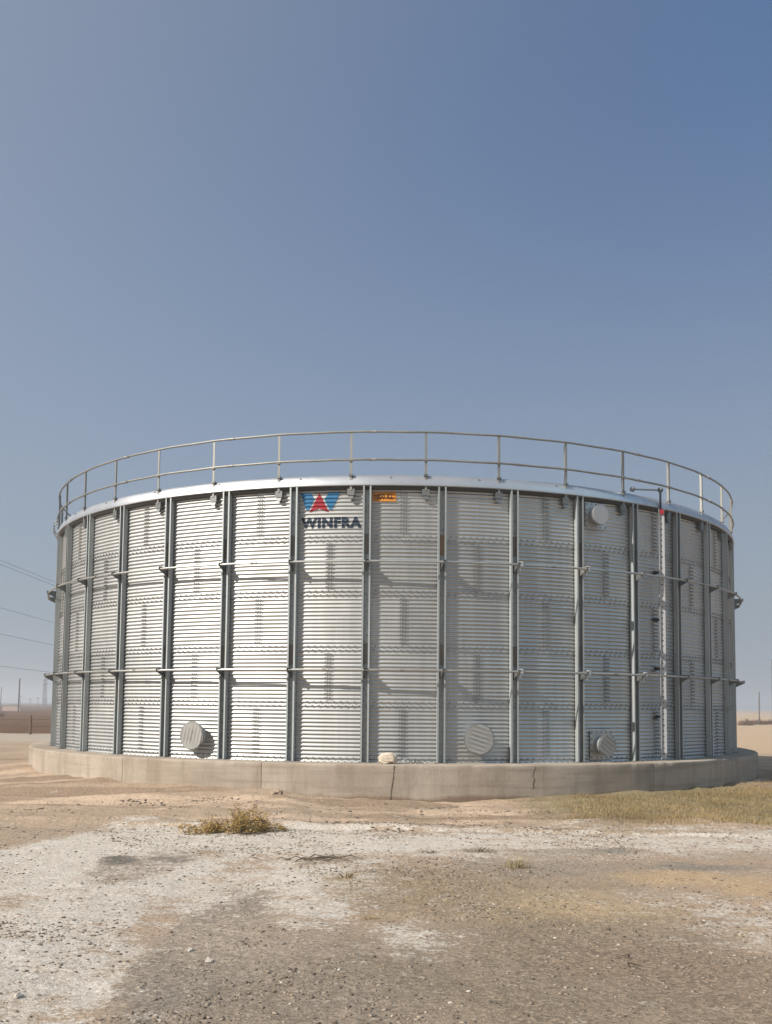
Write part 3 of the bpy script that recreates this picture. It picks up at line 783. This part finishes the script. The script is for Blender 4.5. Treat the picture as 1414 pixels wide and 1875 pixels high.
def shrub(x, y):
    L = Leafy(); z0 = gz(x, y); root = add('dry_shrub', None, None, None, (x, y, z0)); tag(root, 'low ochre dry shrub growing before the concrete ring', 'shrub')
    cl = [(-0.44, 0.15, 260), (-0.30, 0.19, 420), (-0.15, 0.21, 480), (0.02, 0.27, 560), (0.17, 0.36, 620), (0.30, 0.30, 420), (0.42, 0.15, 220), (0.55, 0.08, 90)]
    for cx_, h_, n_ in cl:
        ns = max(3, n_//45)
        for q in range(ns):                      # branches carrying short leaves
            bx_, by_ = cx_+random.gauss(0, 0.07), random.gauss(0, 0.14); a = random.uniform(0, 2*PI)
            d = Vector((cos(a)*0.55, sin(a)*0.5, 1)).normalized(); ln = h_*random.uniform(0.55, 1.15); bz = gz(x+bx_, y+by_)-z0
            b = B(); p0 = Vector((bx_, by_, bz-0.02)); p1 = p0+d*ln; pm = (p0+p1)/2+Vector((random.gauss(0, .02), random.gauss(0, .02), 0.01))
            b.tube([p0, pm, p1], [0.005, 0.004, 0.002], 5)
            add('branch', b.mesh('branch'), 'twig', root)
            for i in range(n_//ns):
                u = random.random()**0.8; p = p0*(1-u)+p1*u + Vector((random.gauss(0, .025), random.gauss(0, .03), random.gauss(0, .015)))
                e_ = Vector((random.gauss(0, 1), random.gauss(0, 1), random.uniform(-0.2, 1.2)))
                L.blade(p, e_, random.uniform(0.03, 0.085), random.uniform(0.003, 0.0065), jit(random.choice(OCH), 0.4), 0.3, 2)
    add('foliage', L.mesh('foliage'), 'straw', root)
shrub(-1.88, 12.02)
tuft('dry_weed', 1.32, 9.55, 0.13, 0.17, 170, TAN, 'upright tan dry grass tuft rising from the gravel', 'weed', None, 0.0025, 1.2, 0.35)
tuft('dry_weed', 1.05, 10.55, 0.20, 0.13, 90, GRY, 'thin dark weed on the white salt strip below the crack', 'weed', None, 0.0025, 1.2, 1.3)
tuft('dry_weed', 0.47, 10.45, 0.16, 0.07, 110, GRY, 'flat dark weed pressed on the white salt strip', 'weed', None, 0.0025, 1.3, 1.5)
tuft('dry_weed', -0.35, 8.95, 0.10, 0.10, 80, OLV, 'small olive weed beside the bent dark twigs', 'weed', None, 0.0025, 1.0, 0.8)
tuft('dry_weed', -0.10, 7.25, 0.10, 0.05, 120, OLV, 'tiny olive weed at the edge of the bare grey track', 'weed', None, 0.0022, 1.2, 1.1)
tuft('dry_weed', 2.62, 11.9, 0.12, 0.06, 60, OLV, 'tiny weed at the salt edge by the grass patch', 'weed', None, 0.0025, 1.3, 1.1)
tuft('dry_weed', -1.15, 12.15, 0.22, 0.06, 160, GRY, 'low dark weed trailing right of the ochre shrub', 'weed', None, 0.0025, 1.6, 1.2)
def twigs(x, y, n, ln, label):
    b = B(); z0 = gz(x, y)
    for i in range(n):
        a = random.uniform(-0.9, 0.5)+(PI if i % 3 == 0 else 0); c = Vector((random.uniform(-ln*.7, ln*.7), random.uniform(-0.15, 0.15), 0)); c.z = gz(x+c.x, y+c.y)-z0+0.006
        l_ = ln*random.uniform(0.4, 1.0); e = c+Vector((cos(a)*l_, sin(a)*l_*0.8, 0)); e.z = gz(x+e.x, y+e.y)-z0+0.008
        m_ = (c+e)/2+Vector((random.uniform(-.05, .05), random.uniform(-.05, .05), random.uniform(0.01, 0.05)))
        b.tube([c, m_, e], [0.007, 0.006, 0.003], 5)
    o = add('twig_pile', b.mesh('twig_pile'), 'twig', None, (x, y, z0)); tag(o, label, 'twigs')
twigs(-0.72, 9.95, 12, 0.36, 'bent dark dry twigs lying on the salt crust')
twigs(1.55, 6.15, 2, 0.10, 'short rust-brown stick on the gravel at the right')
def blades(name, n, xr, yr, mask, hgt, wd, cols, label):
    x = RNG.uniform(*xr, n); y = RNG.uniform(*yr, n); k = RNG.random(n) < mask(x, y); x, y = x[k], y[k]; n = len(x)
    z = ground_height(x, y)-0.004; a = RNG.random(n)*6.283; h = hgt*(0.45+0.75*RNG.random(n)); lean = 0.75*RNG.random(n); b_ = RNG.random(n)*6.283
    ww = wd*(0.6+0.8*RNG.random(n))
    p0 = np.stack([x-np.cos(a)*ww, y-np.sin(a)*ww, z], -1); p1 = np.stack([x+np.cos(a)*ww, y+np.sin(a)*ww, z], -1)
    p2 = np.stack([x+np.cos(b_)*lean*h, y+np.sin(b_)*lean*h, z+h], -1)
    V = np.stack([p0, p1, p2], 1).reshape(-1, 3); F = np.arange(3*n, dtype=np.int32)
    me = bpy.data.meshes.new(name); me.vertices.add(3*n); me.vertices.foreach_set('co', V.ravel())
    me.loops.add(3*n); me.loops.foreach_set('vertex_index', F); me.polygons.add(n); me.polygons.foreach_set('loop_start', np.arange(n, dtype=np.int32)*3); me.update(); me.validate()
    pal = np.array(cols); cl = pal[RNG.integers(0, len(pal), n)]*(0.75+0.5*RNG.random((n, 1)))*(1+0.5*fbm(x*0.9, y*1.3, 3, 91))[:, None]
    at = me.attributes.new('col', 'FLOAT_COLOR', 'POINT'); cc = np.repeat(cl, 3, 0)
    at.data.foreach_set('color', np.concatenate([cc, np.ones((len(cc), 1))], 1).astype(np.float32).ravel())
    o = add(name, me, 'straw'); tag(o, label, 'grass', kind='stuff')
def gmask(x, y):
    rr = np.hypot(x-TC[0], y-TC[1]); nz = fbm(x*1.1, y*1.1, 4, 71)
    m = sstep(RC+0.05, RC+0.4, rr+0.8*nz)*sstep(12.45, 12.75, y+0.35*nz+0.02*(x-4))*sstep(2.2, 3.0, x+0.9*nz-0.25*(y-13))*sstep(13.5, 12.0, x)
    return m*(0.35+0.65*sstep(-0.12, 0.10, fbm(x*1.7, y*2.2, 4, 73)))*np.clip(16/y-0.1, 0.3, 1)
blades('dry_grass', 330000, (2.0, 10.5), (12.2, 21.5), gmask, 0.060, 0.0028, OLV, 'dry olive grass patch growing beside the right of the concrete ring')
def smask(x, y):
    a = soft_ellipse(x, y, 0.55, 8.4, 0.95, 0.9, 0.5, 301); b_ = soft_ellipse(x, y, 1.7, 7.0, 1.5, 1.0, 0.6, 305)*0.35
    return np.maximum(a, b_)*sstep(-0.05, 0.15, fbm(x*2.2, y*2.2, 4, 77))
blades('dry_stubble', 26000, (-0.8, 3.4), (5.5, 10.0), smask, 0.028, 0.0022, TAN+OLV, 'sparse dry stubble on the brown gravel')


# ------------------------------------------------------------------ loose stones and clods
def stones():
    ico = bmesh.new(); bmesh.ops.create_icosphere(ico, subdivisions=1, radius=1)
    iv = np.array([v.co[:] for v in ico.verts]); ifc = np.array([[v.index for v in f.verts] for f in ico.faces]); ico.free()
    N = 26000
    y = 4.3+ (RNG.random(N*4)**1.5)*10.5; x = (RNG.random(N*4)*2-1)*(0.44*y+0.4)
    dens = 0.25+1.6*np.clip(fbm(x*0.8, y*0.9, 4, 51)+0.12, 0, 1)*2
    dens *= np.where(y > 12.2, 2.6*sstep(0.10, 0.012, np.abs(fbm(x*0.30, y*1.35, 4, 57)-0.02))*sstep(-0.08, 0.12, fbm(x*0.9, y*2, 3, 58))+0.08, 1.0)*(0.35+1.2*sstep(-0.05, 0.15, fbm(x*1.6, y*1.6, 4, 59)))
    tr = np.exp(-((x+1.5-0.10*(y-7))/0.45)**2)*(y < 10.2); dens *= (1-0.75*tr)
    keep = RNG.random(N*4) < dens*0.5
    x, y = x[keep][:N], y[keep][:N]; n = len(x)
    sz = (0.0028+0.011*RNG.random(n)**6 + 0.0008*(y-4.3)*RNG.random(n))*np.where(y > 12.2, 1.5, 1.0)
    z = ground_height(x, y)
    pal = np.array([(0.20, 0.155, 0.11), (0.30, 0.24, 0.18), (0.13, 0.10, 0.075), (0.42, 0.37, 0.31), (0.50, 0.46, 0.41), (0.24, 0.20, 0.16)])
    pc = pal[RNG.choice(6, n, p=(0.32, 0.18, 0.30, 0.03, 0.0, 0.17))]*(0.8+0.4*RNG.random((n, 1)))
    V = iv[None]*(1+0.75*(RNG.random((n, 12, 1))-0.5))*sz[:, None, None]*np.array([1.45, 1.0, 0.5])
    a = RNG.random(n)*6.28; ca, sa = np.cos(a)[:, None], np.sin(a)[:, None]
    vx = V[..., 0]*ca-V[..., 1]*sa+x[:, None]; vy = V[..., 0]*sa+V[..., 1]*ca+y[:, None]; vz = V[..., 2]+(z+sz*0.10)[:, None]
    VV = np.stack([vx, vy, vz], -1).reshape(-1, 3); F = (ifc[None]+12*np.arange(n)[:, None, None]).reshape(-1, 3).astype(np.int32)
    me = bpy.data.meshes.new('gravel'); me.vertices.add(len(VV)); me.vertices.foreach_set('co', VV.ravel())
    me.loops.add(F.size); me.loops.foreach_set('vertex_index', F.ravel()); me.polygons.add(len(F)); me.polygons.foreach_set('loop_start', np.arange(len(F), dtype=np.int32)*3); me.update(); me.validate()
    at = me.attributes.new('col', 'FLOAT_COLOR', 'POINT'); cc = np.repeat(pc, 12, 0)
    at.data.foreach_set('color', np.concatenate([cc, np.ones((len(cc), 1))], 1).astype(np.float32).ravel())
    o = add('gravel', me, 'stone'); tag(o, 'scattered gravel and small soil clods over the salt crust', 'gravel', kind='stuff')
stones()
def stone(x, y, s, col, label, group=None):
    bm = bmesh.new(); bmesh.ops.create_icosphere(bm, subdivisions=2, radius=1); sd = random.random()*9
    for v in bm.verts:
        c = v.co; k = 1+0.28*math.sin(3.1*c.x+sd)*math.cos(2.7*c.y+sd*2)+0.14*math.sin(6*c.z+5*c.x+sd)
        v.co = Vector((c.x*1.3*k, c.y*k, c.z*0.75*k))*s
    me = bpy.data.meshes.new('stone'); bm.to_mesh(me); bm.free()
    at = me.attributes.new('col', 'FLOAT_COLOR', 'POINT'); n = len(me.vertices)
    at.data.foreach_set('color', np.tile(np.array([*col, 1.0], np.float32), n))
    o = add('stone', me, 'stone', None, (x, y, gz(x, y)+s*0.3), random.uniform(0, 6)); tag(o, label, 'stone', group)
stone(-1.70, 14.9, 0.085, (0.33, 0.245, 0.175), 'big brown soil clod against the foot of the concrete')
stone(-1.10, 6.08, 0.024, (0.40, 0.35, 0.29), 'pale stone lying alone on the bare grey track')
stone(-2.02, 5.35, 0.024, (0.42, 0.37, 0.31), 'pale stone at the left edge of the picture')
stone(-1.27, 6.35, 0.020, (0.46, 0.42, 0.36), 'smaller pale stone on the bare grey track')
stone(0.52, 13.9, 0.040, (0.44, 0.345, 0.26), 'pale clod below the cracked concrete joint')
stone(1.20, 14.7, 0.032, (0.44, 0.345, 0.26), 'pale clod at the foot of the concrete near the grass')


# ------------------------------------------------------------------ far things
def pole(x, y, h, r_, label, mat='polewood', arm=0.0):
    root = add('utility_pole', None, None, None, (x, y, gz(x, y))); tag(root, label, 'pole', 'poles standing in the far haze')
    b = B(); b.tube([(0, 0, -0.4), (0.02, 0, h*0.5), (0.05, 0, h)], [r_, r_*0.9, r_*0.75], 8); add('shaft', autosmooth(b.mesh('shaft')), mat, root)
    if arm:
        b = B(); b.box((0, 0, h*0.93), (arm, 0.06, 0.07)); add('crossarm', fixn(b.mesh('crossarm')), mat, root)
def mast(x, y, h, bw, label):
    root = add('lattice_mast', None, None, None, (x, y, gz(x, y))); tag(root, label, 'mast', 'lattice masts in the far haze')
    c = [(-1, -1), (1, -1), (1, 1), (-1, 1)]
    def wd(z): return bw*(1-0.6*z/h)
    for sx, sy in c:
        b = B(); b.tube([(sx*wd(-0.5), sy*wd(0), -0.5), (sx*wd(h), sy*wd(h), h)], 0.055, 5); add('leg', b.mesh('leg'), 'lattice', root)
    b = B(); nb = 8
    for i in range(nb):
        z0, z1 = h*i/nb, h*(i+1)/nb
        for k in range(4):
            p, q = c[k], c[(k+1) % 4]
            b.tube([(p[0]*wd(z0), p[1]*wd(z0), z0), (q[0]*wd(z1), q[1]*wd(z1), z1)], 0.022, 4)
            b.tube([(q[0]*wd(z0), q[1]*wd(z0), z0), (p[0]*wd(z1), p[1]*wd(z1), z1)], 0.022, 4)
    add('bracing', b.mesh('bracing'), 'lattice', root)
    for f in (0.97, 0.8):
        b = B(); b.box((0, 0, h*f), (bw*1.6, 0.10, 0.12)); add('crossarm', fixn(b.mesh('crossarm')), 'lattice', root)
pole(-58.3, 150, 5.4, 0.13, 'dark bare pole standing at the left of the tank')
pole(-106, 260, 5.6, 0.14, 'faint pole at the far left edge')
pole(40.8, 103, 3.6, 0.075, 'thin dark pole right of the tank')
pole(42.3, 103, 7.2, 0.11, 'tall pole cut by the right edge')
mast(-126.2, 350, 10.5, 0.55, 'grey lattice mast in haze close to the tank edge, the left one')
mast(-123.8, 342, 10.0, 0.5, 'grey lattice mast in haze close to the tank edge, the right one')
for i, (x, h, lb) in enumerate(((-116, 3.6, 'first'), (-113, 2.6, 'second'), (-110.5, 3.0, 'third'), (-108, 2.4, 'fourth'))):
    pole(x, 300, h, 0.10, lb+' short hazy pole between the dark pole and the masts', 'lattice', 0.6)
b = B(); b.box((0, 0, 0.3), (1.6, 0.12, 0.5)); wl = add('low_wall', fixn(b.mesh('low_wall')), 'building', None, (-66.5, 168, gz(-66.5, 168)))
tag(wl, 'low pinkish wall in the haze at the far left', 'wall')
# wire fence on the brown field
fr = add('wire_fence', None, None, None, (-16.1, 42.9, gz(-16.1, 42.9))); tag(fr, 'wire fence with dark wooden posts on the brown field', 'fence')
fz = []
for k in range(-2, 4):
    x = k*5.2; y = k*0.9; z = gz(-16.1+x, 42.9+y)-gz(-16.1, 42.9); fz.append((x, y, z))
    b = B(); b.tube([(0, 0, -0.3), (0.01, 0, 0.45), (0.0, 0, 0.85)], [0.065, 0.06, 0.055], 7); add('fence_post', autosmooth(b.mesh('fence_post')), 'fencepost', fr, (x, y, z))
for hz in (0.35, 0.68):
    b = B(); b.tube([(x, y, z+hz) for x, y, z in fz], 0.010, 5); add('fence_wire', b.mesh('fence_wire'), 'fencepost', fr)
def bush(x, y, rad, hgt, label):
    L = Leafy(); n = 420; z0 = gz(x, y)
    for i in range(n):
        a = random.uniform(0, 2*PI); d = Vector((cos(a)*random.random()*1.3, sin(a)*random.random(), random.uniform(0.25, 1)))
        L.blade((random.gauss(0, rad*0.35), random.gauss(0, rad*0.3), 0), d, hgt*random.uniform(0.4, 1.1), 0.03, jit((0.16, 0.105, 0.07), 0.3), 0.2, 2)
    r_ = add('far_bush', None, None, None, (x, y, z0)); tag(r_, label, 'bush', 'dry bushes at the far edge of the plain')
    add('foliage', L.mesh('foliage'), 'straw', r_)
    b = B()
    for k in range(4): b.tube([(0, 0, -0.1), (random.uniform(-.3, .3), 0, hgt*0.9)], [0.04, 0.015], 5)
    add('stem', b.mesh('stem'), 'twig', r_)
bush(38.6, 101, 0.9, 0.55, 'low brown bush closest to the tank on the right')
bush(39.9, 104, 1.0, 0.75, 'second brown bush from the tank on the right')
bush(41.6, 105, 1.0, 0.65, 'brown bush between the two poles on the right')
bush(43.3, 106, 1.2, 0.6, 'brown bush cut by the right edge')
bush(-41.3, 100, 1.0, 0.6, 'dark bush cut by the left edge')
for i, (h, xo, lb) in enumerate(((17.2, -40, 'highest'), (16.0, -38, 'second highest'), (12.3, -40, 'third'), (9.6, -40, 'fourth'), (6.4, -41, 'lowest'))):
    b = B(); pts = [(xo, y, h - 1.4*(1-((y-175)/145)**2)) for y in np.linspace(30, 320, 41)]
    b.tube([(p[0], p[1], p[2]) for p in pts], 0.020, 5); o = add('power_line', b.mesh('power_line'), 'line'); tag(o, lb+' power line crossing the sky left of the tank', 'cable', 'power lines left of the tank')


# ------------------------------------------------------------------ hazy air
def haze():
    b = B(); b.box((0, 1220, 8.4), (2750, 1500, 10.0)); o = add('haze', fixn(b.mesh('haze')), None)
    m = bpy.data.materials.new('haze_air'); m.use_nodes = True; n = m.node_tree; n.nodes.clear()
    v = n.nodes.new('ShaderNodeVolumePrincipled'); v.inputs['Color'].default_value = (0.93, 0.94, 0.96, 1); v.inputs['Density'].default_value = 0.0017; v.inputs['Anisotropy'].default_value = 0.2
    out = n.nodes.new('ShaderNodeOutputMaterial'); n.links.new(v.outputs[0], out.inputs['Volume']); o.data.materials.append(m)
    tag(o, 'thin pale haze hanging over the whole plain', 'haze', kind='stuff')
haze()
